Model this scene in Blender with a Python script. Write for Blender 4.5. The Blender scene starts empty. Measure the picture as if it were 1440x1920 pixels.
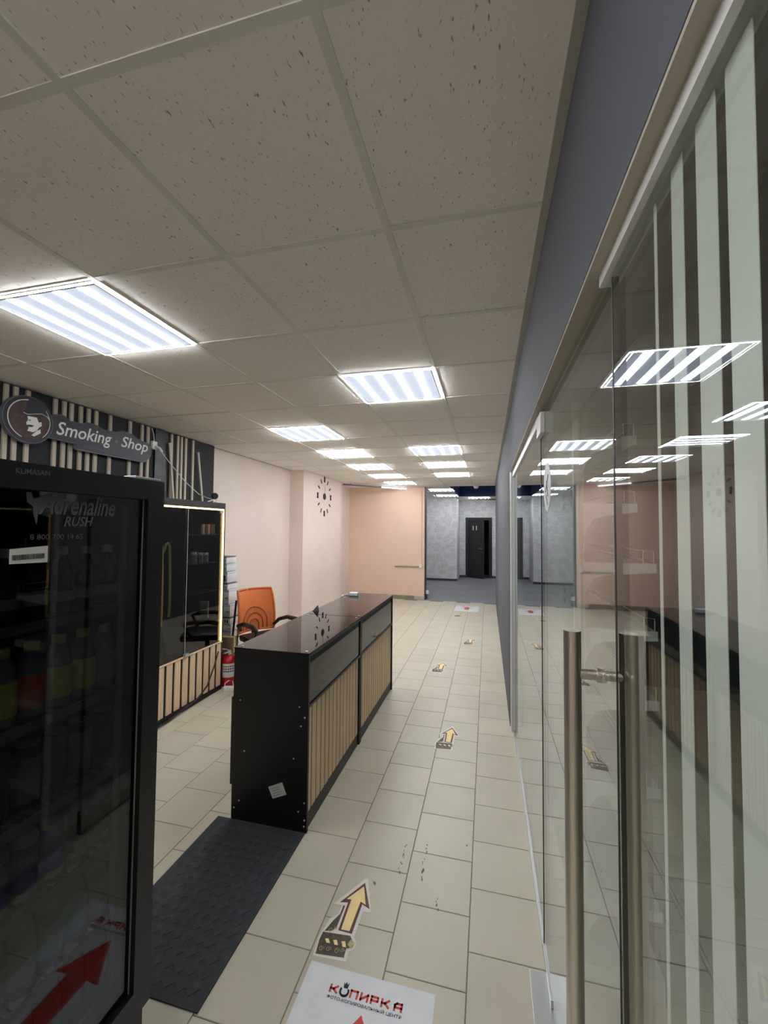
import bpy, bmesh, math, random
from mathutils import Vector, Matrix
random.seed(7)
SC = bpy.context.scene
COL = SC.collection

# ------------------------------------------------------------------ camera
CAMH = 1.66
F_PX, PITCH, YAW, ROLL = 777.85, 0.03891, 0.24365, 0.00834
def cam_axes():
    cy, sy = math.cos(YAW), math.sin(YAW)
    fw = Vector((-sy*math.cos(PITCH), cy*math.cos(PITCH), math.sin(PITCH)))
    r = Vector((cy, sy, 0)); u = r.cross(fw)
    return r*math.cos(ROLL)+u*math.sin(ROLL), -r*math.sin(ROLL)+u*math.cos(ROLL), fw
CR, CU, CF = cam_axes()
camd = bpy.data.cameras.new('camera'); cam = bpy.data.objects.new('camera', camd); COL.objects.link(cam)
camd.sensor_fit = 'HORIZONTAL'; camd.sensor_width = 36; camd.lens = 36*F_PX/1440
camd.clip_start = 0.02; camd.clip_end = 100
M = Matrix((CR, CU, -CF)).transposed().to_4x4(); M.translation = (0, 0, CAMH)
cam.matrix_world = M
SC.camera = cam

# ------------------------------------------------------------------ world, exposure
w = bpy.data.worlds.new('world'); SC.world = w; w.use_nodes = True
w.node_tree.nodes['Background'].inputs[0].default_value = (0.8, 0.85, 1, 1)
w.node_tree.nodes['Background'].inputs[1].default_value = 0.02
SC.view_settings.view_transform = 'Standard'; SC.view_settings.look = 'None'
SC.view_settings.gamma = 1; SC.view_settings.use_curve_mapping = False
SC.view_settings.exposure = 0.54
SC.cycles.max_bounces = 9; SC.cycles.diffuse_bounces = 5; SC.cycles.glossy_bounces = 5
SC.cycles.transparent_max_bounces = 16; SC.cycles.adaptive_threshold = .02; SC.cycles.use_denoising = True
SC.cycles.sample_clamp_indirect = 8
E_STRIP, E_DIFF = 23.0, 0.52          # ceiling fixtures

# ------------------------------------------------------------------ helpers
def ray(x, y): return CF + CR*((x-720)/F_PX) + CU*((960-y)/F_PX)
def onz(x, y, z=0.0): d = ray(x, y); return d*((z-CAMH)/d.z)+Vector((0, 0, CAMH))
def onx(x, y, X): d = ray(x, y); return d*(X/d.x)+Vector((0, 0, CAMH))
def ony(x, y, Y): d = ray(x, y); return d*(Y/d.y)+Vector((0, 0, CAMH))
def lin(c):
    return tuple(((v/255)/12.92 if v/255 <= .04045 else ((v/255+.055)/1.055)**2.4) for v in c)
MATS = {}
def mat(name, rgb=(200, 200, 200), rough=.6, metal=0., spec=.5, var=0., vscale=8., stretch=(1, 1, 1), bump=0., bscale=60.,
        emit=None, estr=0., rand=0., coat=0.):
    m = bpy.data.materials.new(name); m.use_nodes = True; MATS[name] = m
    nt = m.node_tree; N = nt.nodes; L = nt.links; b = N['Principled BSDF']
    c = lin(rgb)
    b.inputs['Base Color'].default_value = (*c, 1); b.inputs['Roughness'].default_value = rough
    b.inputs['Metallic'].default_value = metal; b.inputs['Specular IOR Level'].default_value = spec
    b.inputs['Coat Weight'].default_value = coat
    if emit: b.inputs['Emission Color'].default_value = (*lin(emit), 1); b.inputs['Emission Strength'].default_value = estr
    if var or bump:
        tc = N.new('ShaderNodeNewGeometry'); mp = N.new('ShaderNodeMapping'); L.new(tc.outputs['Position'], mp.inputs[0])
        mp.inputs['Scale'].default_value = stretch
    if var or rand:
        fac = None
        if var:
            no = N.new('ShaderNodeTexNoise'); no.inputs['Scale'].default_value = vscale; no.inputs['Detail'].default_value = 5
            L.new(mp.outputs[0], no.inputs['Vector'])
            mr = N.new('ShaderNodeMapRange'); mr.inputs[1].default_value = .3; mr.inputs[2].default_value = .7
            mr.inputs[3].default_value = 1-var; mr.inputs[4].default_value = 1+var
            L.new(no.outputs[0], mr.inputs[0]); fac = mr.outputs[0]
        if rand:
            oi = N.new('ShaderNodeObjectInfo'); mr2 = N.new('ShaderNodeMapRange')
            mr2.inputs[3].default_value = 1-rand; mr2.inputs[4].default_value = 1+rand
            L.new(oi.outputs['Random'], mr2.inputs[0])
            if fac:
                mu = N.new('ShaderNodeMath'); mu.operation = 'MULTIPLY'; L.new(fac, mu.inputs[0]); L.new(mr2.outputs[0], mu.inputs[1]); fac = mu.outputs[0]
            else: fac = mr2.outputs[0]
        vm = N.new('ShaderNodeVectorMath'); vm.operation = 'SCALE'; vm.inputs[0].default_value = c
        L.new(fac, vm.inputs['Scale']); L.new(vm.outputs[0], b.inputs['Base Color'])
    if bump:
        nb = N.new('ShaderNodeTexNoise'); nb.inputs['Scale'].default_value = bscale; nb.inputs['Detail'].default_value = 3
        L.new(mp.outputs[0], nb.inputs['Vector'])
        bp = N.new('ShaderNodeBump'); bp.inputs['Strength'].default_value = bump; bp.inputs['Distance'].default_value = .004
        L.new(nb.outputs[0], bp.inputs['Height']); L.new(bp.outputs[0], b.inputs['Normal'])
    return m
def glass_mat(name, tint=(235, 245, 240), f0=.05, rough=0., boost=1.0):
    m = bpy.data.materials.new(name); m.use_nodes = True; MATS[name] = m
    nt = m.node_tree; N = nt.nodes; L = nt.links; N.remove(N['Principled BSDF']); out = N['Material Output']
    g = N.new('ShaderNodeNewGeometry'); d = N.new('ShaderNodeVectorMath'); d.operation = 'DOT_PRODUCT'
    L.new(g.outputs['Normal'], d.inputs[0]); L.new(g.outputs['Incoming'], d.inputs[1])
    def mth(op, a, b=None):
        n = N.new('ShaderNodeMath'); n.operation = op; n.use_clamp = False
        for i, v in enumerate((a, b)):
            if v is None: continue
            if isinstance(v, (int, float)): n.inputs[i].default_value = v
            else: L.new(v, n.inputs[i])
        return n.outputs[0]
    c = mth('ABSOLUTE', d.outputs['Value']); o = mth('SUBTRACT', 1., c); pw = mth('POWER', o, 5.)
    fr = mth('MINIMUM', mth('ADD', mth('MULTIPLY', pw, boost*(1-f0)), f0), 1.0)
    t = N.new('ShaderNodeBsdfTransparent'); t.inputs[0].default_value = (*lin(tint), 1)
    gl = N.new('ShaderNodeBsdfGlossy'); gl.inputs['Roughness'].default_value = rough; gl.inputs[0].default_value = (.97, .98, 1, 1)
    mx = N.new('ShaderNodeMixShader'); L.new(fr, mx.inputs[0]); L.new(t.outputs[0], mx.inputs[1]); L.new(gl.outputs[0], mx.inputs[2])
    L.new(mx.outputs[0], out.inputs[0]); return m

class MB:
    def __init__(s): s.bm = bmesh.new()
    def box(s, a, b, bev=0.):
        x0, y0, z0 = a; x1, y1, z1 = b
        t = bmesh.new() if bev else s.bm
        vs = [t.verts.new(v) for v in ((x0, y0, z0), (x1, y0, z0), (x1, y1, z0), (x0, y1, z0), (x0, y0, z1), (x1, y0, z1), (x1, y1, z1), (x0, y1, z1))]
        for f in ((3, 2, 1, 0), (4, 5, 6, 7), (0, 1, 5, 4), (1, 2, 6, 5), (2, 3, 7, 6), (3, 0, 4, 7)): t.faces.new([vs[i] for i in f])
        if bev:
            bmesh.ops.bevel(t, geom=t.edges[:], offset=bev, segments=2, affect='EDGES', profile=.6)
            me = bpy.data.meshes.new('x'); t.to_mesh(me); t.free(); s.bm.from_mesh(me); bpy.data.meshes.remove(me)
        return s
    def prism(s, pts, d):
        """polygon (3d points) pushed along vector d"""
        d = Vector(d); A = [s.bm.verts.new(p) for p in pts]; B = [s.bm.verts.new(Vector(p)+d) for p in pts]
        s.bm.faces.new(A[::-1]); s.bm.faces.new(B)
        n = len(pts)
        for i in range(n): s.bm.faces.new((A[i], A[(i+1) % n], B[(i+1) % n], B[i]))
        return s
    def tube(s, pts, r, seg=8, closed=False):
        pts = [Vector(p) for p in pts]; n = len(pts); rings = []
        rr = r if isinstance(r, (list, tuple)) else [r]*n
        ref = None
        for i, p in enumerate(pts):
            if closed: t = (pts[(i+1) % n]-pts[i-1])
            else: t = pts[min(i+1, n-1)]-pts[max(i-1, 0)]
            t.normalize()
            if ref is None or abs(ref.dot(t)) > .98:
                ref = Vector((0, 0, 1)) if abs(t.z) < .9 else Vector((1, 0, 0))
            a = t.cross(ref).normalized(); b = t.cross(a).normalized()
            ref = -b if False else ref
            rings.append([s.bm.verts.new(p+(a*math.cos(2*math.pi*k/seg)+b*math.sin(2*math.pi*k/seg))*rr[i]) for k in range(seg)])
        m = n if closed else n-1
        for i in range(m):
            A, B = rings[i], rings[(i+1) % n]
            for k in range(seg): s.bm.faces.new((A[k], A[(k+1) % seg], B[(k+1) % seg], B[k]))
        if not closed: s.bm.faces.new(rings[0][::-1]); s.bm.faces.new(rings[-1])
        return s
    def lathe(s, prof, c=(0, 0, 0), seg=20):
        c = Vector(c); rings = []
        for r, z in prof:
            if r < 1e-6: rings.append([s.bm.verts.new(c+Vector((0, 0, z)))])
            else: rings.append([s.bm.verts.new(c+Vector((r*math.cos(2*math.pi*k/seg), r*math.sin(2*math.pi*k/seg), z))) for k in range(seg)])
        for A, B in zip(rings, rings[1:]):
            for k in range(seg):
                a = A[k % len(A)]; b = A[(k+1) % len(A)]; d = B[(k+1) % len(B)]; e = B[k % len(B)]
                f = list(dict.fromkeys((a, b, d, e)))
                if len(f) > 2: s.bm.faces.new(f)
        return s
    def build(s, name, m, parent=None, smooth=False):
        bmesh.ops.recalc_face_normals(s.bm, faces=s.bm.faces[:])
        me = bpy.data.meshes.new(name); s.bm.to_mesh(me); s.bm.free()
        if smooth:
            for f in me.polygons: f.use_smooth = True
            try: me.set_sharp_from_angle(angle=math.radians(40))
            except Exception: pass
        me.materials.append(MATS[m] if isinstance(m, str) else m)
        o = bpy.data.objects.new(name, me); COL.objects.link(o)
        if parent: o.parent = parent
        return o
def box(name, a, b, m, parent=None, bev=0.): return MB().box(a, b, bev).build(name, m, parent)
def tag(o, label=None, cat=None, group=None, kind=None):
    if label: o['label'] = label
    if cat: o['category'] = cat
    if group: o['group'] = group
    if kind: o['kind'] = kind
    return o
def thing(name, label, cat, loc=(0, 0, 0), rz=0., group=None):
    o = bpy.data.objects.new(name, None); COL.objects.link(o); o.location = loc; o.rotation_euler = (0, 0, rz); o.empty_display_size = .05
    return tag(o, label, cat, group)
def part(name, mesh, parent, loc=(0, 0, 0), rot=(0, 0, 0)):
    o = bpy.data.objects.new(name, mesh); COL.objects.link(o); o.parent = parent; o.location = loc; o.rotation_euler = rot; return o
def copy_tree(o, parent=None):
    c = o.copy(); COL.objects.link(c); c.parent = parent
    for ch in list(o.children): copy_tree(ch, c)
    return c
def struct(o): o['kind'] = 'structure'; return o
def text(name, body, p0, p1, height, m, parent=None, up=(0, 0, 1), nrm=None, shear=0., bold=0., spacing=1., lift=.0006):
    """flat printed lettering from p0 to p1 along its base line, capitals 'height' tall"""
    cu = bpy.data.curves.new(name, 'FONT'); cu.body = body; cu.shear = shear; cu.offset = bold; cu.space_character = spacing; cu.resolution_u = 3
    to = bpy.data.objects.new(name, cu); COL.objects.link(to); bpy.context.view_layer.update()
    me = bpy.data.meshes.new_from_object(to); bpy.data.objects.remove(to); bpy.data.curves.remove(cu)
    xs = [v.co.x for v in me.vertices]; x0, x1 = min(xs), max(xs)
    p0 = Vector(p0); p1 = Vector(p1); W = (p1-p0).length; u = (p1-p0)/W; up = Vector(up); v = (up-u*up.dot(u)).normalized(); n = u.cross(v)
    for vt in me.vertices:
        vt.co = p0+u*((vt.co.x-x0)/(x1-x0)*W)+v*(vt.co.y/.7*height)+n*lift
    me.name = name; me.materials.clear(); me.materials.append(MATS[m])
    o = bpy.data.objects.new(name, me); COL.objects.link(o)
    if parent: o.parent = parent
    return o

# ------------------------------------------------------------------ materials
mat('peach', (229, 200, 183), .85, var=.03, vscale=1.6, bump=.15, bscale=35)
mat('peach_light', (230, 214, 204), .85, var=.04, vscale=1.5, bump=.15, bscale=35)
mat('blue_grey', (86, 90, 98), .8, var=.03, vscale=2, bump=.12, bscale=60)
mat('navy', (62, 78, 128), .9)
mat('side_room_grey', (58, 60, 60), .9, var=.05)
mat('rack_grey', (140, 144, 146), .7)
mat('dark_wall', (30, 32, 38), .75, var=.08, vscale=3)
mat('grid_rail', (226, 225, 214), .55, var=.03)
mat('plenum', (70, 70, 70), .9)
mat('trim_metal', (175, 176, 170), .5, metal=.0)
mat('soffit', (178, 172, 158), .8)
mat('alu_white', (222, 224, 222), .35)
mat('alu', (205, 208, 208), .32, metal=.85)
mat('steel', (222, 216, 206), .36, metal=1., bump=.15, bscale=40, stretch=(14, 14, .3))
mat('scuff', (120, 116, 106), .8)
mat('grout', (128, 124, 112), .9, var=.1, vscale=5)
mat('grey_floor', (128, 130, 132), .55, var=.16, vscale=1.1, bump=.1, bscale=20)
mat('baseboard_tile', (146, 138, 120), .5, var=.08)
mat('baseboard_dark', (66, 68, 72), .6)
mat('plaster_broken', (196, 186, 170), .9, var=.15, vscale=30, bump=.6, bscale=60)
mat('black_lam', (17, 17, 18), .42, var=.1, vscale=60)
mat('black_soft', (13, 13, 14), .6)
mat('black_plastic', (20, 20, 22), .38)
mat('fridge_black', (14, 14, 16), .4)
mat('fridge_liner', (24, 26, 28), .5)
mat('wood', (240, 210, 174), .6, var=.1, vscale=6, stretch=(12, 12, .6), rand=.06)
mat('slat_wood', (196, 186, 168), .7, var=.08, vscale=6, stretch=(12, 12, .6), rand=.06)
mat('white_plastic', (228, 230, 232), .4)
mat('white_paper', (226, 228, 232), .6, var=.05, vscale=14)
mat('label_white', (214, 214, 210), .5)
mat('ink_black', (22, 20, 22), .7)
mat('ink_grey', (120, 122, 126), .7)
mat('ink_dim', (84, 86, 92), .6)
mat('ink_light', (232, 230, 226), .6)
mat('ink_red', (206, 62, 44), .6, var=.1, vscale=30)
mat('ink_redbrown', (150, 52, 36), .6)
mat('sticker_white', (226, 222, 212), .5)
mat('sticker_brown', (92, 32, 34), .5)
mat('sticker_gold', (250, 224, 156), .5, var=.06, vscale=20)
mat('sticker_dark', (74, 62, 50), .5, var=.5, vscale=70)
mat('sticker_bronze', (186, 168, 124), .5, var=.3, vscale=120)
mat('rubber', (56, 57, 62), .85, var=.15, vscale=25)
mat('mat_pile', (64, 65, 70), .95, var=.25, vscale=40)
mat('sign_navy', (44, 46, 56), .5)
mat('sign_edge', (98, 102, 112), .5)
mat('sign_brown', (74, 58, 54), .6, var=.3, vscale=30)
mat('wood_door', (42, 40, 42), .5, var=.08, vscale=5, stretch=(8, 8, .5))
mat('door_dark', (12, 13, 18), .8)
mat('red_paint', (176, 22, 30), .3)
mat('card', (158, 122, 92), .85, var=.05)
mat('orange_mesh', (232, 128, 66), .7, bump=.5, bscale=700)
mat('orange_rim', (204, 104, 52), .6)
mat('lumbar', (168, 82, 42), .6)
mat('vinyl', (226, 223, 222), .6, var=.04, vscale=3)
mat('clear_plastic', (220, 224, 220), .3)
mat('teal', (90, 168, 164), .4); mat('yellowgreen', (176, 182, 70), .4); mat('redlabel', (176, 60, 44), .4)
mat('bluelabel', (40, 52, 130), .35); mat('cream', (240, 220, 165), .5); mat('greenhose', (142, 166, 76), .5); mat('yellowhose', (226, 190, 104), .5)
mat('bottle_dark', (26, 24, 26), .15); mat('can_silver', (160, 160, 164), .3, metal=.8); mat('bottle_grey', (110, 116, 118), .25)
mat('led_warm', (255, 226, 160), .5, emit=(255, 206, 120), estr=5.5)
mat('led_white', (255, 255, 255), .5, emit=(246, 248, 250), estr=E_STRIP)
mat('lens_edge', (255, 255, 255), .5, emit=(246, 248, 250), estr=E_STRIP*3.8)  # extra glow, stronger than the strips, added to lighten the ceiling
mat('diffuser', (200, 206, 214), .5, emit=(214, 226, 248), estr=E_DIFF)
mat('tube_lit', (255, 255, 255), .4, emit=(240, 244, 255), estr=1.5)
mat('fixture_white', (224, 226, 226), .5)
glass_mat('glass', (247, 251, 248), .04)
glass_mat('glass_fridge', (200, 201, 204), .05)
glass_mat('glass_tint', (116, 114, 114), .045)
glass_mat('glass_cab', (220, 219, 217), .045)

def ceiling_tile_mat():
    m = mat('mineral_tile', (206, 199, 188), .95)
    nt = m.node_tree; N = nt.nodes; L = nt.links; b = N['Principled BSDF']
    g = N.new('ShaderNodeNewGeometry'); mp = N.new('ShaderNodeMapping'); mp.inputs['Scale'].default_value = (170, 55, 1)
    L.new(g.outputs['Position'], mp.inputs[0])
    no = N.new('ShaderNodeTexNoise'); no.inputs['Scale'].default_value = 1; no.inputs['Detail'].default_value = 2; L.new(mp.outputs[0], no.inputs[0])
    mp2 = N.new('ShaderNodeMapping'); mp2.inputs['Scale'].default_value = (14, 14, 1); L.new(g.outputs['Position'], mp2.inputs[0])
    n2 = N.new('ShaderNodeTexNoise'); L.new(mp2.outputs[0], n2.inputs[0])
    ad = N.new('ShaderNodeMath'); ad.operation = 'MULTIPLY_ADD'; ad.inputs[1].default_value = .35; L.new(n2.outputs[0], ad.inputs[0]); L.new(no.outputs[0], ad.inputs[2])
    mr = N.new('ShaderNodeMapRange'); mr.inputs[1].default_value = .845; mr.inputs[2].default_value = .95; L.new(ad.outputs[0], mr.inputs[0])
    mx = N.new('ShaderNodeMix'); mx.data_type = 'RGBA'; mx.inputs[6].default_value = (*lin((246, 241, 234)), 1); mx.inputs[7].default_value = (*lin((150, 143, 132)), 1)
    L.new(mr.outputs[0], mx.inputs[0]); L.new(mx.outputs[2], b.inputs['Base Color'])
    bp = N.new('ShaderNodeBump'); bp.inputs['Strength'].default_value = .5; bp.inputs['Distance'].default_value = .002; bp.invert = True
    L.new(mr.outputs[0], bp.inputs['Height']); L.new(bp.outputs[0], b.inputs['Normal'])
ceiling_tile_mat()
def floor_tile_mat():
    m = mat('porcelain', (198, 192, 172), .38, var=.045, vscale=3.5, rand=.035, spec=.45)
floor_tile_mat()
def wallpaper_mat():
    m = mat('wallpaper', (214, 216, 220), .8)
    nt = m.node_tree; N = nt.nodes; L = nt.links; b = N['Principled BSDF']
    g = N.new('ShaderNodeNewGeometry'); sp = N.new('ShaderNodeSeparateXYZ'); L.new(g.outputs['Position'], sp.inputs[0])
    ad = N.new('ShaderNodeMath'); L.new(sp.outputs[0], ad.inputs[0]); L.new(sp.outputs[1], ad.inputs[1])
    cb = N.new('ShaderNodeCombineXYZ'); L.new(ad.outputs[0], cb.inputs[0]); L.new(sp.outputs[2], cb.inputs[1])
    def vor(scale, feat, metric='CHEBYCHEV'):
        v = N.new('ShaderNodeTexVoronoi'); v.voronoi_dimensions = '2D'; v.feature = feat; v.inputs['Scale'].default_value = scale
        if feat != 'DISTANCE_TO_EDGE': v.distance = metric
        L.new(cb.outputs[0], v.inputs['Vector']); return v
    v1 = vor(5.4, 'F1')                       # picture blocks
    mpt = N.new('ShaderNodeMapping'); mpt.inputs['Scale'].default_value = (40, 20, 1); L.new(cb.outputs[0], mpt.inputs[0])
    nt_ = N.new('ShaderNodeTexNoise'); nt_.noise_dimensions = '2D'; nt_.inputs['Scale'].default_value = 1.2; nt_.inputs['Detail'].default_value = 1; L.new(mpt.outputs[0], nt_.inputs[0])
    st = N.new('ShaderNodeMapRange'); st.inputs[1].default_value = .52; st.inputs[2].default_value = .56; L.new(nt_.outputs[0], st.inputs[0])
    inb = N.new('ShaderNodeMath'); inb.operation = 'LESS_THAN'; inb.inputs[1].default_value = .30; L.new(v1.outputs['Distance'], inb.inputs[0])
    ring = N.new('ShaderNodeMath'); ring.operation = 'COMPARE'; ring.inputs[1].default_value = .36; ring.inputs[2].default_value = .025; L.new(v1.outputs['Distance'], ring.inputs[0])
    mu = N.new('ShaderNodeMath'); mu.operation = 'MULTIPLY'; L.new(inb.outputs[0], mu.inputs[0]); L.new(st.outputs[0], mu.inputs[1])
    mxm = N.new('ShaderNodeMath'); mxm.operation = 'MAXIMUM'; L.new(mu.outputs[0], mxm.inputs[0]); L.new(ring.outputs[0], mxm.inputs[1])
    sc = N.new('ShaderNodeMath'); sc.operation = 'MULTIPLY'; sc.inputs[1].default_value = .42; L.new(mxm.outputs[0], sc.inputs[0])
    mx = N.new('ShaderNodeMix'); mx.data_type = 'RGBA'; mx.inputs[6].default_value = (*lin((238, 240, 242)), 1); mx.inputs[7].default_value = (*lin((140, 142, 148)), 1)
    L.new(sc.outputs[0], mx.inputs[0]); L.new(mx.outputs[2], b.inputs['Base Color'])
wallpaper_mat()

# ------------------------------------------------------------------ room shell
CZ = 2.6385
WL, WR, YB, YN = -3.28, .185, 9.68, -2.3
GX, GY = -.3155, .6842                              # ceiling grid origin (0.6 m squares)
struct(box('wall_left', (-3.45, 4.36, 0), (WL, YB, 2.85), 'peach_light'))
struct(box('wall_left_shop', (-3.45, YN, 0), (WL, 4.36, 2.85), 'dark_wall'))
struct(box('wall_pillar', (WL, 6.5, 0), (-3.03, 8.4, 2.8), 'peach_light'))
struct(box('wall_back', (-3.45, YB, 0), (-1.425, 9.95, 2.85), 'peach'))
struct(box('trim_1', (-1.425, YB+.012, 0), (-1.411, 9.95, 2.64), 'blue_grey'))
struct(box('wall_behind', (-3.45, YN-.15, 0), (3.2, YN, 2.85), 'peach'))
o = MB().prism([(WR, 9.5, 0), (WR, 9.5, 2.7), (WR, YN, 2.7), (WR, YN, 2.15), (WR, 3.72, 2.15), (WR, 3.72, 0)], (.11, 0, 0)).build('wall_right', 'blue_grey'); struct(o)
# side room behind the glass
struct(box('wall_side_room', (3.05, YN, 0), (3.2, 5.2, 2.85), 'side_room_grey'))
struct(box('wall_side_room_end', (.295, 5.05, 0), (3.05, 5.2, 2.85), 'side_room_grey'))
struct(box('ceiling_side_room', (.295, YN, 2.66), (3.05, 5.05, 2.7), 'side_room_grey'))
# back room
struct(box('wall_back_room', (-3.3, 13.4, 0), (-.93, 14.75, 3.1), 'wallpaper'))
fw = MB(); fw.box((-.93, 14.6, 0), (-.69, 14.75, 3.1)); fw.box((.135, 14.6, 0), (2.0, 14.75, 3.1)); fw.box((-.69, 14.6, 2.02), (.135, 14.75, 3.1))
struct(fw.build('wall_far', 'wallpaper'))
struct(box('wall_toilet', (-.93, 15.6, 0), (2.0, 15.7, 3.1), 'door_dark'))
struct(box('wall_far_left', (-3.4, 9.95, 0), (-3.3, 14.75, 3.1), 'wallpaper'))
struct(box('wall_far_right', (2.0, 9.5, 0), (2.1, 14.75, 3.1), 'wallpaper'))
struct(box('wall_return', (.295, 9.35, 0), (2.1, 9.5, 3.1), 'wallpaper'))
struct(box('baseboard_back_room', (-3.3, 13.385, 0), (-.915, 13.4, .07), 'baseboard_dark'))
struct(box('baseboard_far', (-.93, 14.585, 0), (-.71, 14.6, .07), 'baseboard_dark'))
struct(box('baseboard_far_right', (.155, 14.585, 0), (2, 14.6, .07), 'baseboard_dark'))
struct(box('baseboard_back', (-3.28, YB-.014, 0), (-1.66, YB, .085), 'baseboard_tile'))
struct(box('trim_2', (-1.655, YB-.006, 0), (-1.43, YB, .08), 'plaster_broken'))
struct(box('trim_3', (-1.411, YB-.01, 0), (-1.395, 9.95, .09), 'baseboard_dark'))
struct(box('ceiling_void', (-.8, 9.7, 3.02), (2.0, 12.7, 3.1), 'navy'))
struct(box('wall_void_end', (-.8, 12.7, CZ), (2.0, 12.74, 3.1), 'navy'))
struct(box('wall_void_side', (-.84, 9.7, CZ+.002), (-.8, 12.74, 3.1), 'navy'))
struct(box('wall_void_near', (-1.42, 9.62, CZ+.012), (2.0, 9.7, 3.1), 'navy'))

# floor: bed with separate tiles laid in half bond
fl = struct(box('floor', (-3.45, YN-.15, -.12), (3.2, 9.62, -.003), 'grout'))
struct(box('floor', (-3.45, 9.62, -.12), (2.1, 15.7, .001), 'grey_floor'))
def tile_bm(mb, x0, y0, x1, y1):
    e = .0015; b = mb.bm
    A = [b.verts.new(v) for v in ((x0, y0, -.004), (x1, y0, -.004), (x1, y1, -.004), (x0, y1, -.004))]
    B = [b.verts.new(v) for v in ((x0, y0, -e), (x1, y0, -e), (x1, y1, -e), (x0, y1, -e))]
    T = [b.verts.new(v) for v in ((x0+e, y0+e, 0), (x1-e, y0+e, 0), (x1-e, y1-e, 0), (x0+e, y1-e, 0))]
    b.faces.new(T)
    for P, Q in ((A, B), (B, T)):
        for i in range(4): b.faces.new((P[i], P[(i+1) % 4], Q[(i+1) % 4], Q[i]))
tm = MB(); tile_bm(tm, -.1482, -.1482, .1482, .1482)
t0 = tm.build('floor_tile', 'porcelain', fl); tile_mesh = t0.data; bpy.data.objects.remove(t0)
spots = []
for c in range(-11, 11):
    cx = -.074-.3*c-.15
    off = 2.18 if c % 2 == 0 else 2.03
    j0 = math.ceil((YN-off)/.3)
    for j in range(j0, 26):
        y0 = off+.3*(j); cy = y0+.15
        if cy > 9.6: break
        spots.append((cx, cy))
def seen(x, y):
    if x > .2 or x < -3.3 or y < 1.1: return False
    d = Vector((x, y, -CAMH)); f = d.dot(CF)
    if f < .1: return False
    px = 720+F_PX*d.dot(CR)/f; py = 960-F_PX*d.dot(CU)/f
    return -120 < px < 1240 and py < 2150
vis = sorted([s for s in spots if seen(*s) and s[1] < 9.46], key=lambda s: s[0]**2+s[1]**2)[:300]
vset = set(vis)
for i, (x, y) in enumerate(vis): part('floor_tile', tile_mesh, fl, (x, y, 0))
rest = MB()
for x, y in spots:
    if (x, y) not in vset: tile_bm(rest, x-.1482, y-.1482, x+.1482, min(y+.1482, 9.62))
tag(rest.build('floor_tile_field', 'porcelain', fl), kind='stuff')

random.seed(5)
for (xa, ya, xb, yb, n) in ((747, 1640, 762, 1580, 9), (788, 1655, 801, 1580, 11), (699, 1652, 704, 1658, 3), (818, 1678, 823, 1712, 4), (468, 1668, 480, 1650, 4), (873, 1584, 875, 1586, 1)):
    A, B = onz(xa, ya), onz(xb, yb); sm_ = MB()
    for q in range(n):
        c = A+(B-A)*((q+random.uniform(.1, .9))/n)+Vector((random.uniform(-.006, .006), 0, 0)); rr = random.uniform(.003, .008)
        sm_.prism([(c.x+rr*random.uniform(.4, 1)*math.cos(t_*1.05), c.y+2*rr*random.uniform(.4, 1)*math.sin(t_*1.05), .0001) for t_ in range(6)], (0, 0, .0003))
    sm_.build('scuff_mark', 'scuff', fl)
# ceiling: slab, rails, lay-in tiles
ce = struct(box('ceiling', (-3.45, YN-.15, 2.72), (.3, 9.7, 2.85), 'plenum'))
LIGHTS = [(-3, 1, 'y'), (-1, 3, 'y'), (-3, 5, 'y'), (-3, 7, 'x'), (-1, 7, 'y'), (-3, 9, 'y'), (-1, 9, 'x'), (-3, 11, 'x'), (-1, 11, 'x'), (-3, 13, 'y'), (-3, -2, 'y'), (-1, -2, 'y'), (-2, -4, 'y')]  # last three are unseen panels added to brighten the near floor and glass
BACKL = [(-2, 16, 'y'), (-2, 19, 'y'), (0, 22, 'y')]
lit = {(a, b) for a, b, _ in LIGHTS+BACKL}
for k in range(-4, 1):
    x = GX+.6*k
    box('ceiling_rail', (x-.012, YN, CZ-.002), (x+.012, YB, CZ+.012), 'grid_rail', ce)
for j in range(-4, 15):
    y = GY+.6*j
    box('ceiling_rail', (WL, y-.012, CZ-.001), (WR, y+.012, CZ+.011), 'grid_rail', ce)
full = MB().box((-.296, -.296, 0), (.296, .296, .014)).build('ceiling_tile', 'mineral_tile', ce); fm = full.data; bpy.data.objects.remove(full)
for k in range(-5, 1):
    x0, x1 = max(GX+.6*k, WL), min(GX+.6*(k+1), WR)
    for j in range(-5, 15):
        if (k, j) in lit: continue
        y0, y1 = max(GY+.6*j, YN), min(GY+.6*(j+1), YB)
        dz = random.uniform(.001, .004)
        if x1-x0 > .59 and y1-y0 > .59:
            part('ceiling_tile', fm, ce, ((x0+x1)/2, (y0+y1)/2, CZ+dz))
        else: box('ceiling_tile', (x0+.003, y0+.003, CZ+.002), (x1-.003, y1-.003, CZ+.016), 'mineral_tile', ce)
struct(box('trim_4', (WR-.024, YN, CZ-.0035), (WR, 9.5, CZ+.01), 'trim_metal'))
struct(box('trim_5', (WL, 4.36, CZ-.003), (WL+.02, 6.5, CZ+.01), 'trim_metal'))
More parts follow.
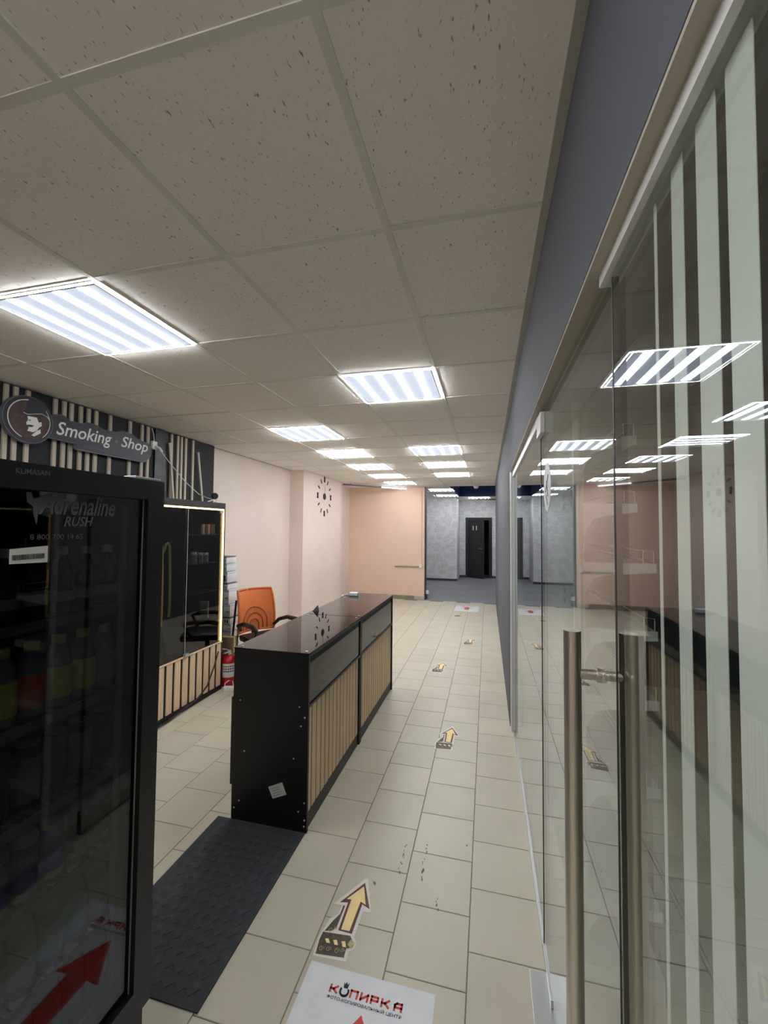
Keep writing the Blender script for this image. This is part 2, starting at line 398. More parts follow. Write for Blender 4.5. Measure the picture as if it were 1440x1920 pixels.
# back room ceiling
cb = struct(box('ceiling', (-3.4, 9.7, 3.1), (2.1, 14.75, 3.2), 'plenum'))
for k in range(-5, -1):
    for j in range(15, 24):
        x0, x1 = max(GX+.6*k, -3.3), min(GX+.6*(k+1), -.84)
        if k == -2: x1 = GX+.6*(k+1) if j >= 20 else -.84
        y0, y1 = GY+.6*j+(.02 if j == 15 else 0), min(GY+.6*(j+1), 14.6)
        if (k, j) in lit or y1 <= y0: continue
        box('ceiling_tile', (x0+.008, y0+.008, CZ), (x1-.008, y1-.008, CZ+.014), 'mineral_tile', cb)
for k in range(-1, 4):
    for j in range(20, 24):
        x0, x1 = GX+.6*k, min(GX+.6*(k+1), 2.0)
        y0, y1 = max(GY+.6*j, 12.75), min(GY+.6*(j+1), 14.6)
        if (k, j) in lit or y1 <= y0 or x1 <= x0: continue
        box('ceiling_tile', (x0+.008, y0+.008, CZ), (x1-.008, y1-.008, CZ+.014), 'mineral_tile', cb)

# ceiling light panels
def make_light():
    r = thing('ceiling_light', '', 'ceiling light')
    def ring(mb, o, i, z0, z1):
        for a, b in (((-o, -o), (o, -i)), ((-o, i), (o, o)), ((-o, -i), (-i, i)), ((i, -i), (o, i))): mb.box((a[0], a[1], z0), (b[0], b[1], z1))
        return mb
    f = ring(MB(), .297, .2925, -.0005, .03); ring(f, .289, .28, -.005, .03)  # inner lip added to keep the rim's glow off the diffuser
    f.build('frame', 'fixture_white', r)
    ring(MB(), .2915, .2895, -.0045, .004).build('lens_edge', 'lens_edge', r)  # glowing rim added around the panel to throw light onto the ceiling
    box('diffuser', (-.28, -.28, .004), (.28, .28, .008), 'diffuser', r)
    for i in range(4):
        x = -.195+.13*i
        box('led_strip', (x-.017, -.27, .0015), (x+.017, .27, .0038), 'led_white', r)
    return r
proto = make_light(); first = True
WHERE = {(-3, 1): 'bright LED ceiling panel above the drinks fridge, its four strips running lengthwise of the hall',
 (-1, 3): 'LED ceiling panel over the arrow path just past the near end of the counter',
 (-3, 5): 'LED ceiling panel over the gap between black slat wall and counter',
 (-3, 7): 'LED ceiling panel with crosswise strips above the orange chair side of the hall',
 (-1, 7): 'LED ceiling panel with lengthwise strips, second over the arrow path',
 (-3, 9): 'LED ceiling panel with lengthwise strips beside the clock pillar',
 (-1, 9): 'LED ceiling panel with crosswise strips, third over the arrow path',
 (-3, 11): 'LED ceiling panel with crosswise strips past the clock pillar',
 (-1, 11): 'LED ceiling panel with crosswise strips, last over the arrow path',
 (-3, 13): 'LED ceiling panel with lengthwise strips nearest the peach end wall',
 (-2, -4): 'LED ceiling panel close to the wall at the entrance end', (-3, -2): 'LED ceiling panel over the entrance side of the hall, beside the slat wall', (-1, -2): 'LED ceiling panel over the entrance side of the hall, beside the glass wall',
 (-2, 16): 'LED ceiling panel just inside the back room opening', (-2, 19): 'LED ceiling panel deeper in the back room in front of the wallpapered wall',
 (0, 22): 'LED ceiling panel in front of the dark toilet door'}
for k, j, ax in LIGHTS+BACKL:
    o = proto if first else copy_tree(proto); first = False
    x = GX+.6*k+.3
    if (k, j) == (-2, 16): x = -1.12
    if (k, j) == (-2, 19): x = -1.14
    if (k, j) == (0, 22): x = -.25
    yy = GY+.6*j+.3 if (k, j) != (0, 22) else 13.42
    o.location = (x, yy, CZ-.003); o.rotation_euler = (0, 0, 0 if ax == 'y' else math.pi/2)
    tag(o, WHERE[(k, j)], 'ceiling light', 'LED ceiling panels')

# ------------------------------------------------------------------ glass partition
struct(box('trim_6', (WR+.001, YN, 2.142), (.235, 3.72, 2.1495), 'soffit'))
GXC = .222
def pane(par, y0, y1, z0=.012, z1=2.118): return box('glass_pane', (GXC-.005, y0, z0), (GXC+.005, y1, z1), 'glass', par)
w1 = thing('window_1', 'fixed glass panel with white vertical vinyl stripes', None); w1['kind'] = 'structure'
pane(w1, YN, .796)
box('header_profile', (.207, YN, 2.118), (.240, .845, 2.142), 'alu_white', w1)
edge = box('edge_seal', (GXC-.0055, .797, .02), (GXC+.0055, .805, 2.11), 'black_soft', w1)
for y0, y1 in ((.616, .625), (.539, .570), (.467, .508), (.406, .449), (.300, .375), (.15, .26), (-.06, .10), (-.35, -.12), (-.8, -.42)):
    box('vinyl_stripe', (GXC+.0052, y0*1.022, .02), (GXC+.0060, y1*1.022, 2.115), 'vinyl', w1)
d1 = thing('door_1', 'frameless glass door with long steel pull handle', None); d1['kind'] = 'structure'
pane(d1, .8055, 1.8055)
MBx = MB().box((GXC-.0065, 1.806, .02), (GXC+.0065, 1.818, 2.1)); MBx.build('edge_seal', 'black_soft', d1)
HY, HX = .912, .056
for s in (-1, 1):
    h = MB().tube([(GXC+s*HX, HY, .30), (GXC+s*HX, HY, 1.458)], .0165, 24).build('pull_handle', 'steel', d1, True)
    for z in (.385, 1.373):
        MB().tube([(GXC+s*(HX-.012), HY, z), (GXC+s*.006, HY, z)], .0105, 16).build('standoff', 'steel', h, True)
        MB().tube([(GXC+s*.012, HY, z), (GXC+s*.005, HY, z)], .0145, 18).build('collar', 'steel', h, True)
for a, b in (((.2, 1.69, 2.035), (.217, 1.808, 2.117)), ((.227, 1.69, 2.035), (.244, 1.808, 2.117))):
    box('patch_fitting', a, b, 'alu_white', d1, .002)
box('bottom_fitting', (.212, 1.60, .004), (.232, 1.806, .03), 'alu', d1, .001)
sd = MB().tube([(GXC-.0052, 1.635, 1.818), (GXC-.0060, 1.635, 1.818)], .09, 32).build('round_sticker', 'white_paper', d1)
for a, b in (((1.60, 1.86), (1.67, 1.80)), ((1.64, 1.84), (1.61, 1.78)), ((1.66, 1.79), (1.62, 1.75))):
    MB().tube([(GXC-.0062, a[0], a[1]), (GXC-.0062, b[0], b[1])], .002, 6).build('print', 'ink_grey', sd)
w2 = thing('window_2', 'fixed glass panel between the door and the blue grey wall', None); w2['kind'] = 'structure'
pane(w2, 1.8185, 3.62)
box('header_profile', (.207, 1.835, 2.095), (.24, 3.62, 2.142), 'alu_white', w2)
box('jamb_profile', (.190, 3.62, 0), (.205, 3.72, 2.142), 'alu_white', w2)
box('jamb_profile', (.207, 3.62, 0), (.240, 3.72, 2.142), 'alu_white', w2)
box('floor_channel', (.210, 1.816, 0), (.217, 3.62, .014), 'alu', w2)
box('floor_channel', (.2275, 1.816, 0), (.235, 3.62, .014), 'alu', w2)
pl = box('floor_spring_plate', (.152, 1.40, 0), (.275, 1.72, .003), 'alu', None, .001)
tag(pl, 'flat brushed metal floor plate under the glass door', 'floor plate')

# ------------------------------------------------------------------ black slat wall and sign
bp = box('black_panel', (WL, YN, 0), (-3.21, 4.355, 2.634), 'dark_wall'); struct(bp); bp.name = 'trim_7'
box('divider', (-3.21, 3.42, 0), (-3.195, 3.58, 2.632), 'black_lam', bp)
ys = [2.0, 2.103, 2.163, 2.243, 2.438, 2.507, 2.565, 2.643, 2.711, 2.78, 2.915, 3.123, 3.26, 3.333, 1.86, 1.78, 1.66, 1.5]
for y in ys: box('slat', (-3.21, y-.014, .15), (-3.194, y+.014, 2.628), 'slat_wood', bp)
for y in (3.645, 3.735, 3.79, 3.855, 3.97): box('slat', (-3.21, y-.013, 1.93), (-3.194, y+.013, 2.625), 'slat_wood', bp)
for (ya, za), (yb, zb) in (((3.585, 2.52), (3.655, 1.95)), ((4.02, 2.5), (4.115, 1.93))):
    n = Vector((0, yb-ya, zb-za)).normalized(); s = Vector((0, -n.z, n.y))*.012
    a = Vector((-3.178, ya, za)); b = Vector((-3.178, yb, zb))
    MB().prism([a-s, a+s, b+s, b-s], (.012, 0, 0)).build('loose_slat', 'slat_wood', bp)

sg = thing('shop_sign', 'dark blue-grey Smoking Shop sign with round gentleman emblem on the slat wall', 'sign', (-3.18, 2.7, 2.25))
SX = -3.14
def sp(x, y, X=SX): return onx(x/3.273, 700+y/3.273, X)
def rel(mb, name, m, par): 
    o = mb.build(name, m, par); return o
def W2L(o, off=(-3.18, 2.7, 2.25)):
    for v in o.data.vertices: v.co -= Vector(off)
    return o
cen = sp(177, 285); RA = .168
def disc(c, r, x0, x1, n=40): return MB().prism([(x0, c.y+r*math.cos(2*math.pi*i/n), c.z+r*math.sin(2*math.pi*i/n)) for i in range(n)], (x1-x0, 0, 0))
cont = [(290, 262), (330, 262), (350, 250), (395, 255), (430, 290), (515, 308), (545, 300), (600, 318), (640, 345), (720, 360), (760, 352), (805, 368), (850, 402), (915, 432), (937, 470), (930, 505), (905, 540), (885, 547), (478, 470), (464, 455), (462, 432), (320, 400), (290, 395)]
P = [sp(*q) for q in cont]; mid = sum(P, Vector())/len(P)
W2L(MB().prism([Vector((SX-.03, p.y, p.z)) for p in P], (.024, 0, 0)).build('board', 'sign_edge', sg))
W2L(MB().prism([Vector((SX-.006, mid.y+(p.y-mid.y)*.985, mid.z+(p.z-mid.z)*.93)) for p in P], (.006, 0, 0)).build('board_face', 'sign_navy', sg))
em = W2L(disc(cen, RA, SX-.03, SX+.002).build('emblem', 'sign_edge', sg))
W2L(disc(cen, RA*.965, SX+.002, SX+.004).build('emblem_face', 'sign_navy', em))
W2L(disc(cen, RA*.80, SX+.004, SX+.005).build('emblem_field', 'sign_brown', em))
arc = []
for i in range(26):
    a = math.radians(95+i*6.2); arc.append((SX+.006, cen.y+RA*.82*math.cos(a), cen.z+RA*.82*math.sin(a)))
W2L(MB().tube(arc, .0035, 6).build('emblem_ring', 'ink_light', em))
arc = [(SX+.006, cen.y+RA*.84*math.cos(math.radians(-50+i*6)), cen.z+RA*.84*math.sin(math.radians(-50+i*6))) for i in range(16)]
W2L(MB().tube(arc, .0025, 6).build('emblem_ring', 'ink_light', em))
def flat(name, pts, m, par, lay): 
    return W2L(MB().prism([Vector((SX+.005+lay, sp(*q).y, sp(*q).z)) for q in pts], (.001, 0, 0)).build(name, m, par))
flat('hat', [(140, 238), (165, 205), (172, 165), (215, 160), (262, 172), (285, 215), (300, 262), (270, 268), (220, 262), (175, 258)], 'sign_navy', em, .001)
flat('face', [(165, 262), (222, 272), (232, 300), (238, 330), (222, 352), (200, 362), (163, 352), (172, 335), (160, 318), (156, 302), (168, 285)], 'ink_light', em, .001)
flat('moustache', [(157, 316), (180, 315), (206, 322), (190, 330), (163, 328)], 'sign_navy', em, .0022)
flat('eye', [(170, 284), (184, 285), (182, 291), (172, 290)], 'sign_navy', em, .0022)
flat('ear', [(232, 302), (250, 300), (252, 325), (236, 332)], 'ink_light', em, .001)
flat('collar', [(188, 380), (225, 352), (244, 345), (246, 368), (205, 388)], 'ink_light', em, .001)
W2L(MB().tube([Vector((SX+.007, sp(*q).y, sp(*q).z)) for q in ((138, 238), (165, 252), (210, 250), (250, 250), (285, 268), (300, 290))], .0022, 6).build('brim_line', 'ink_light', em))
def sgtext(body, a, b, hgt, m, bold=.02, shear=.25): 
    return W2L(text('lettering', body, sp(*a), sp(*b), hgt, m, sg, bold=bold, shear=shear, lift=.002))
sgtext('Smoking', (345, 372), (684, 440), .10, 'ink_light', .012)
sgtext('Shop', (742, 448), (906, 485), .095, 'ink_light', .012)
sgtext('tobacco', (515, 455), (620, 472), .026, 'ink_dim', 0, .0)
sgtext('accessories', (693, 490), (855, 514), .026, 'ink_dim', 0, .0)
c5 = sp(713, 420); star = []
for i in range(10):
    a = math.pi/2+i*math.pi/5; r = .022 if i % 2 == 0 else .009; star.append((SX+.001, c5.y+r*math.cos(a), c5.z+r*math.sin(a)))
W2L(MB().prism(star, (.001, 0, 0)).build('star', 'ink_grey', sg))
# plug and cable on the wall
c = onx(290, 835, -3.17)
pg = thing('wall_plug', 'white plug with adapter on the dark divider beside the sign', 'plug', (-3.195, c.y, c.z-.03))
box('socket', (0, -.03, -.01), (.03, .03, .07), 'white_plastic', pg, .006); MB().tube([(.028, .01, .02), (.06, .025, .0), (.065, .045, -.03)], .016, 10).build('plug_body', 'white_plastic', pg, True)
cab_pts = [(-3.13, c.y+.045, c.z-.06), (-3.15, 3.58, 2.30), (-3.15, 3.8, 2.14), (-3.13, 4.0, 2.02), (-2.95, 4.0, 1.955), (-2.85, 3.78, 1.925)]
tag(MB().tube(cab_pts, .004, 6).build('power_cable', 'white_plastic', None, True), 'thin white cable running down the slat wall to the glass cabinet', 'cable')
tag(MB().tube([(-3.19, c.y-.02, 2.62), (-3.17, c.y-.015, 2.56), (-3.175, c.y, c.z+.03)], .004, 6).build('power_cable', 'white_plastic', None, True), 'short white cable dropping from ceiling to the wall plug', 'cable')

# ------------------------------------------------------------------ glass-fronted cabinet with LED edge
CX0, CX1, CY0, CY1, CT = -3.16, -2.66, 2.73, 3.815, 1.905
cab = thing('display_cabinet', 'tall black glass-door cabinet edged with warm LED strips above wooden slats', 'cabinet', (-2.9, 3.27, 0))
OFF = Vector((-2.9, 3.27, 0))
def cbox(name, a, b, m, par=None, bev=0.): return box(name, Vector(a)-OFF, Vector(b)-OFF, m, par or cab, bev)
cbox('side_panel', (CX0, CY0, 0), (CX1, CY0+.018, CT), 'black_lam'); cbox('side_panel', (CX0, CY1-.018, 0), (CX1, CY1, CT), 'black_lam')
cbox('back_panel', (CX0, CY0+.018, .05), (CX0+.01, CY1-.018, CT-.02), 'black_lam')
cbox('top_panel', (CX0, CY0+.018, CT-.055), (CX1, CY1-.018, CT), 'black_lam')
cbox('base_panel', (CX0, CY0+.018, .03), (CX1-.012, CY1-.018, .478), 'black_lam')
cbox('edge_strip', (CX1-.012, CY0, .470), (CX1+.002, CY1, .482), 'wood')
cbox('plinth', (CX1-.012, CY0+.018, 0), (CX1+.012, CY1-.018, .035), 'black_soft')
for i in range(11):
    y = 3.767-.0972*i
    cbox('slat', (CX1-.012, y-.0325, .04), (CX1-.003, y+.0325, .468), 'wood')
for z in (.72, 1.005, 1.29, 1.575):
    cbox('shelf', (CX0+.01, 3.28, z), (CX1-.05, CY1-.018, z+.008), 'black_lam')
cbox('divider', (CX0+.01, 3.262, .48), (CX1-.03, 3.278, CT-.055), 'black_lam')
for a, b in ((CY0+.02, 3.267), (3.273, CY1-.03)):
    g = cbox('door', (CX1-.016, a, .486), (CX1-.010, b, 1.822), 'glass_cab')
    cbox('door_hinge', (CX1-.008, (a if a < 3 else b-.05), 1.80), (CX1+.004, (a+.05 if a < 3 else b), 1.826), 'alu', g)
cbox('door_lock', (CX1-.008, 3.25, .484), (CX1+.016, 3.30, .505), 'alu')
cbox('glass_edge', (CX1-.009, 3.2685, .49), (CX1-.007, 3.2715, 1.82), 'clear_plastic')
cbox('led_strip', (CX1-.01, CY0+.02, 1.828), (CX1+.002, CY1-.025, 1.842), 'led_warm')
cbox('led_strip', (CX1-.008, CY1-.034, .49), (CX1+.002, CY1-.022, 1.828), 'led_warm')
def onshelf(name, mb, m, label, catg, group=None): return tag(mb.build(name, m, None, True), label, catg, group)
cols = ['bottle_dark', 'ink_grey', 'label_white', 'ink_redbrown', 'bottle_grey', 'cream', 'ink_redbrown', 'ink_grey', 'ink_grey']
PK = ['black narrow pack at the shelf inner end of the row', 'grey narrow pack between the black and the white one', 'white narrow pack in the row on the top cabinet shelf', 'dark red pack beside the white one on the top cabinet shelf', 'slate narrow pack next to the cream one', 'cream narrow pack in the row on the top cabinet shelf', 'dark red pack beside the cream one on the top cabinet shelf', 'grey narrow pack beside the second dark red one', 'grey narrow pack nearest the LED edge on the top shelf']
for i in range(9):
    y = 3.55+.027*i
    tag(box('boxed_pack', (-2.92, y, 1.5835), (-2.76, y+.018, 1.685), cols[i]), PK[i], 'pack', 'packs on the top cabinet shelf')
for i, (y, r, h) in enumerate(((3.52, .035, .11), (3.62, .03, .10), (3.70, .03, .095))):
    j = thing('jar', ['dark glass jar with pale lid on the second cabinet shelf', 'small dark jar with pale lid beside the taller jar in the cabinet', 'squat dark jar with pale lid nearest the LED edge of the cabinet'][i], 'jar', (-2.80, y, 1.2985))
    MB().lathe([(0, 0), (r, 0), (r, h*.75), (r*.8, h*.8), (0, h*.8)], seg=16).build('glass_body', 'bottle_grey', j, True)
    MB().lathe([(0, h*.8), (r*.85, h*.8), (r*.85, h), (0, h)], seg=16).build('lid', 'label_white', j, True)
tag(box('tall_pack', (-2.85, 3.70, .7285), (-2.76, 3.72, .90), 'ink_grey'), 'slim grey pack standing on the lowest cabinet shelf', 'pack')
for i, (y, z0, z1, m, nm) in enumerate(((2.912, 1.50, .86, 'cream', 'cream'), (3.0, 1.51, .80, 'yellowhose', 'mustard yellow'), (3.092, 1.51, .86, 'greenhose', 'olive green'))):
    pts = [(-2.80, y-.012, 1.30), (-2.77, y-.014, 1.42)]
    for k in range(9):
        a = math.pi*(1-k/8); pts.append((-2.74+.0*k, y+.014+.028*math.cos(a), z0-.045+.045*math.sin(a)))
    pts += [(-2.735, y+.048, z0-.3), (-2.73, y+.045, z1+.12), (-2.73, y+.038, z1)]
    tag(MB().tube(pts, .011, 8).build('hookah_hose', m, None, True), f'{nm} hookah hose hanging behind the left cabinet door', 'hose')
hk = thing('hookah_bowl', 'stack of pale rings of a hookah stem inside the left cabinet door', 'hookah', (-2.88, 3.17, .4795))
MB().lathe([(0, 0), (.07, 0), (.075, .08), (.03, .25), (.012, .3), (0, .3)], seg=18).build('base', 'bottle_dark', hk, True)
MB().lathe([(0, .3)]+[(.02+.012*(k % 2), .3+.025*k) for k in range(1, 18)]+[(0, .76)], seg=14).build('stem', 'bottle_grey', hk, True)
wb = thing('webcam', 'small round black webcam on a stem atop the glass cabinet', 'webcam', (-2.69, 3.70, CT))
MB().lathe([(0, 0), (.02, 0), (.018, .006), (.005, .01), (.005, .035), (0, .035)], seg=14).build('stand', 'white_plastic', wb, True)
MB().tube([(-.012, .0, .068), (-.008, -.014, .068), (.005, -.02, .068)], [.026, .034, .03], 20).build('camera_head', 'black_plastic', wb, True)
cpts = [(-2.63, 2.7, .012), (-2.61, 2.9, .02), (-2.62, 3.05, .012), (-2.625, 3.2, .03), (-2.63, 3.4, .045), (-2.632, 3.55, .12), (-2.636, 3.66, .28), (-2.638, 3.72, .40)]
tag(MB().tube(cpts, .007, 8).build('power_cable', 'black_plastic', None, True), 'black cable trailing along the foot of the cabinet slats', 'cable')

# ------------------------------------------------------------------ drinks fridge
FX0, FX1, FY0, FY1, FT = -1.56, -.925, .38, 1.03, 1.79
FO = Vector((-1.24, .70, 0))
fr = thing('display_fridge', 'tall black glass-door drinks fridge beside the dark floor mat', 'fridge', FO)
def fbox(name, a, b, m, par=None, bev=0.): return box(name, Vector(a)-FO, Vector(b)-FO, m, par or fr, bev)
bd = MB(); D = -.985
for a, b in (((FX0, FY0, .03), (D, FY0+.04, FT)), ((FX0, FY1-.04, .03), (D, FY1, FT)), ((FX0, FY0+.04, .03), (FX0+.05, FY1-.04, FT)), ((FX0+.05, FY0+.04, FT-.05), (D, FY1-.04, FT)), ((FX0+.05, FY0+.04, .03), (D, FY1-.04, .40))):
    bd.box(Vector(a)-FO, Vector(b)-FO)
bd.build('cabinet_body', 'fridge_black', fr)
for sx in (FX0+.08, D-.08):
    for sy in (FY0+.08, FY1-.08): MB().lathe([(0, 0), (.02, 0), (.02, .03), (0, .03)], Vector((sx, sy, 0))-FO, 12).build('foot', 'black_plastic', fr)
dz0 = .33
df = MB()
for a, b in (((-.98, FY0, dz0), (FX1, FY0+.058, FT)), ((-.98, FY1-.058, dz0), (FX1, FY1, FT)), ((-.98, FY0+.058, FT-.055), (FX1, FY1-.058, FT)), ((-.98, FY0+.058, dz0), (FX1, FY1-.058, .40))):
    df.box(Vector(a)-FO, Vector(b)-FO)
door = df.build('door', 'fridge_black', fr)
fbox('glass_pane', (-.946, FY0+.056, .398), (-.941, FY1-.056, FT-.053), 'glass_fridge', door)
for y in (FY1-.062, FY0+.059): fbox('glass_seal', (-.9405, y, .40), (-.9385, y+.003, FT-.055), 'ink_grey', door)
fbox('hinge', (-.97, FY1-.10, FT), (-.93, FY1-.01, FT+.008), 'alu', fr, .002)
fbox('kick_panel', (-.985, FY0+.01, .04), (-.94, FY1-.01, .32), 'fridge_black')
MB().tube([Vector((-.998, .965, .43))-FO, Vector((-.998, .965, 1.72))-FO], .010, 12).build('lamp_tube', 'bottle_grey', fr, True)
SH = [(1.44), (1.215), (1.0), (.80), (.60)]
for z in SH: 
    s = MB()
    for i in range(14): s.box(Vector((FX0+.06, FY0+.05+i*.0415, z-.012))-FO, Vector((-1.0, FY0+.056+i*.0415, z-.006))-FO)
    s.box(Vector((-1.006, FY0+.045, z-.022))-FO, Vector((-1.0, FY1-.045, z))-FO); s.box(Vector((FX0+.06, FY0+.045, z-.018))-FO, Vector((-1.5, FY1-.045, z-.004))-FO)
    s.build('shelf', 'ink_dim', fr)
fbox('inner_floor', (FX0+.05, FY0+.04, .40), (-1.0, FY1-.04, .41), 'fridge_liner')
def fp(px, py, X=-.9405): return onx(px, py, X)-FO
def ftext(body, a, b, h, m, X=-.9405, **k): return text('lettering', body, fp(*a, X), fp(*b, X), h, m, door, lift=.0008, **k)
b1 = lambda a, b: (a/3.273, 700+b/3.273)
ftext('KLIMASAN', b1(95, 612), b1(305, 630), .011, 'ink_dim', FX1+.0005, bold=.02)
ftext('Adrenaline', b1(235, 858), b1(705, 875), .045, 'ink_dim', shear=.3, bold=.02)
ftext('RUSH', b1(390, 938), b1(570, 936), .022, 'ink_dim', shear=.3, bold=.02)
ftext('8 800 700 14 65', b1(182, 1021), b1(505, 1015), .011, 'ink_dim')
lp = [b1(*q) for q in ((160, 728), (190, 730), (205, 770), (330, 735), (410, 738), (405, 775), (290, 800), (235, 850), (222, 930), (203, 860), (200, 815), (165, 790))]
MB().prism([fp(*q)+Vector((.0004, 0, 0)) for q in lp], (.0004, 0, 0)).build('logo_mark', 'ink_dim', door)
lb = MB().prism([fp(17, 1030)+Vector((.001, 0, 0)), fp(89, 1023)+Vector((.001, 0, 0)), fp(88, 1054)+Vector((.001, 0, 0)), fp(16, 1058)+Vector((.001, 0, 0))], (.0006, 0, 0)).build('barcode_label', 'label_white', door)
brs = MB(); pA, pB = fp(21, 1041), fp(83, 1037); pC = fp(21, 1051)
t = .0; random.seed(3)
while t < .97:
    wd = random.choice((.008, .012, .02)); u = (pB-pA); v = pC-pA
    a = pA+u*t+Vector((.002, 0, 0)); b = pA+u*min(t+wd, 1)+Vector((.002, 0, 0)); brs.prism([a, b, b+v, a+v], (.0002, 0, 0)); t += wd+random.choice((.01, .016))
brs.build('barcode', 'ink_black', lb)
text('lettering', 'HoReCa 00714654', fp(22, 1057)+Vector((.0012, 0, .001)), fp(60, 1055)+Vector((.0012, 0, .001)), .003, 'ink_black', lb) if False else None
def bottle(kind):
    if kind == 'bottle': prof, lab, cap = [(0, 0), (.026, 0), (.028, .02), (.024, .06), (.028, .085), (.024, .11), (.012, .135), (.012, .15), (0, .15)], (.0284, .03, .055), (.013, .145, .165)
    elif kind == 'can': prof, lab, cap = [(0, 0), (.024, 0), (.027, .006), (.027, .135), (.023, .145), (0, .145)], (.0274, .02, .12), (.022, .144, .147)
    else: prof, lab, cap = [(0, 0), (.028, 0), (.030, .01), (.030, .10), (.024, .13), (.014, .15), (0, .15)], (.0304, .02, .095), (.015, .148, .168)
    return prof, lab, cap
ROWS = [(1.44, 'bottle', 'bottle_dark', ['ink_grey']*7, 'dark glass bottle', 'topmost', 'label_white'),
        (1.215, 'jug', 'bottle_grey', ['redlabel', 'bottle_dark', 'yellowgreen', 'redlabel', 'yellowgreen', 'yellowgreen', 'ink_grey'], 'juice bottle', 'second', 'yellowgreen'),
        (1.0, 'can', 'bottle_dark', ['bottle_dark', 'ink_dim']*4, 'dark drink can', 'third', 'can_silver'),
        (.80, 'can', 'can_silver', ['bottle_dark', 'ink_dim', 'bluelabel', 'bluelabel', 'bluelabel', 'bottle_dark', 'ink_dim'], 'slim drink can', 'fourth', 'can_silver'),
        (.60, 'jug', 'bottle_grey', ['ink_grey', 'bottle_grey', 'ink_grey', 'ink_grey', 'teal', 'teal', 'ink_grey'], 'water bottle', 'fifth', 'label_white'),
        (.412, 'jug', 'bottle_grey', ['ink_grey', 'bottle_grey']*4, 'large pale bottle', 'bottom', 'label_white')]
CN = {'ink_grey': 'grey-labelled', 'redlabel': 'red-labelled', 'bottle_dark': 'black-labelled', 'yellowgreen': 'yellow-green-labelled', 'ink_dim': 'charcoal-labelled', 'bluelabel': 'blue-labelled', 'teal': 'teal-labelled', 'bottle_grey': 'clear-labelled'}
for z, kind, bm_, labs, nm, row, capm in ROWS:
    prof, lab, cap = bottle(kind); protos = {}
    for i in range(7):
        y = .575+.064*i; lm = labs[i]
        if lm not in protos:
            t = thing('drink_bottle' if kind != 'can' else 'drink_can', '', 'bottle' if kind != 'can' else 'can')
            MB().lathe(prof, seg=14).build('container', bm_, t, True)
            MB().lathe([(lab[0], lab[1]), (lab[0], lab[2])], seg=14).build('label_band', lm, t, True)
            MB().lathe([(0, cap[2]), (cap[0], cap[2]), (cap[0], cap[1]), (0, cap[1])], seg=12).build('cap' if kind != 'can' else 'can_top', capm, t, True)
            protos[lm] = t
        else: t = copy_tree(protos[lm])
        t.location = (-1.05, y, z+.001)
        tag(t, f'{CN[lm]} {nm} on the {row} fridge shelf', 'can' if kind == 'can' else 'bottle', f'drinks on the {row} fridge shelf')

# ------------------------------------------------------------------ sales counters
def counter(y0, y1, label, screws):
    xf, xb, top = -.953, -1.418, .965
    c = thing('sales_counter', label, 'counter', ((xf+xb)/2, (y0+y1)/2, 0)); O = Vector(((xf+xb)/2, (y0+y1)/2, 0))
    def b(name, p, q, m, par=None, bev=0.): return box(name, Vector(p)-O, Vector(q)-O, m, par or c, bev)
    t = .018
    e1 = b('end_panel', (xb, y0, 0), (xf, y0+t, top-.006), 'black_lam'); b('end_panel', (xb, y1-t, 0), (xf, y1, top-.006), 'black_lam')
    b('back_door', (xb-.014, y0+.003, .19), (xb, y1-.003, .68), 'black_lam')
    b('back_panel', (xb, y0+t, .19), (xb+.012, y1-t, top-.02), 'black_lam')
    b('bottom_panel', (xb+.012, y0+t, .06), (xf-.04, y1-t, .085), 'black_lam')
    b('deck', (xb+.012, y0+t, .655), (xf-.012, y1-t, .675), 'black_lam')
    b('front_panel', (xf-.030, y0+t, .085), (xf-.018, y1-t, .655), 'black_soft')
    b('plinth', (xf-.03, y0+t, 0), (xf-.012, y1-t, .082), 'black_lam')
    b('front_rail', (xf-.014, y0+t, .665), (xf+.001, y1-t, .678), 'black_plastic')
    b('top_rail', (xf-.02, y0+t, top-.024), (xf, y1-t, top-.007), 'black_lam')
    n = round((y1-y0-2*t)/.0677); pt = (y1-y0-2*t)/n
    for i in range(n):
        ya = y0+t+i*pt
        b('slat', (xf-.018, ya+.007, .084), (xf-.0135, ya+pt-.007, .664), 'wood')
    b('glass_front', (xf-.012, y0+t, .679), (xf-.007, y1-t, top-.025), 'glass_tint')
    b('glass_shelf', (xb+.02, y0+t, .815), (xf-.06, y1-t, .821), 'glass_tint')
    b('glass_top', (xb-.004, y0, top-.006), (xf+.002, y1, top), 'glass_tint')
    for x in (xb+.03, xf-.03):
        for y in (y0+.03, y1-.03): MB().lathe([(0, 0), (.009, 0), (.008, .004), (0, .005)], Vector((x, y, top))-O, 12).build('glass_clip', 'alu', c, True)
    for x, z in screws:
        MB().tube([Vector((x, y0, z))-O, Vector((x, y0-.0015, z))-O], .0045, 10).build('screw_cap', 'label_white', e1)
    return c, O, b
c1, O1, b1f = counter(2.15, 3.125, 'near black display counter with oak slats, its end panel by the floor mat', [(-1.373, .669), (-1.006, .67), (-.973, .616), (-.995, .567), (-1.341, .388), (-1.036, .387), (-1.369, .109), (-1.40, .066), (-.969, .159), (-1.003, .108), (-.967, .068), (-.969, .036)])
c2, O2, _ = counter(3.135, 4.245, 'far black display counter with oak slats butted behind the first one', [])
stk = [(-1.187, .213), (-1.102, .25), (-1.075, .188), (-1.158, .153)]
pap = MB().prism([Vector((x, 2.1495, z)) for x, z in stk], (0, -.0006, 0)).build('paper_label', 'label_white'); tag(pap, 'crooked white paper label stuck on the counter end panel', 'label')
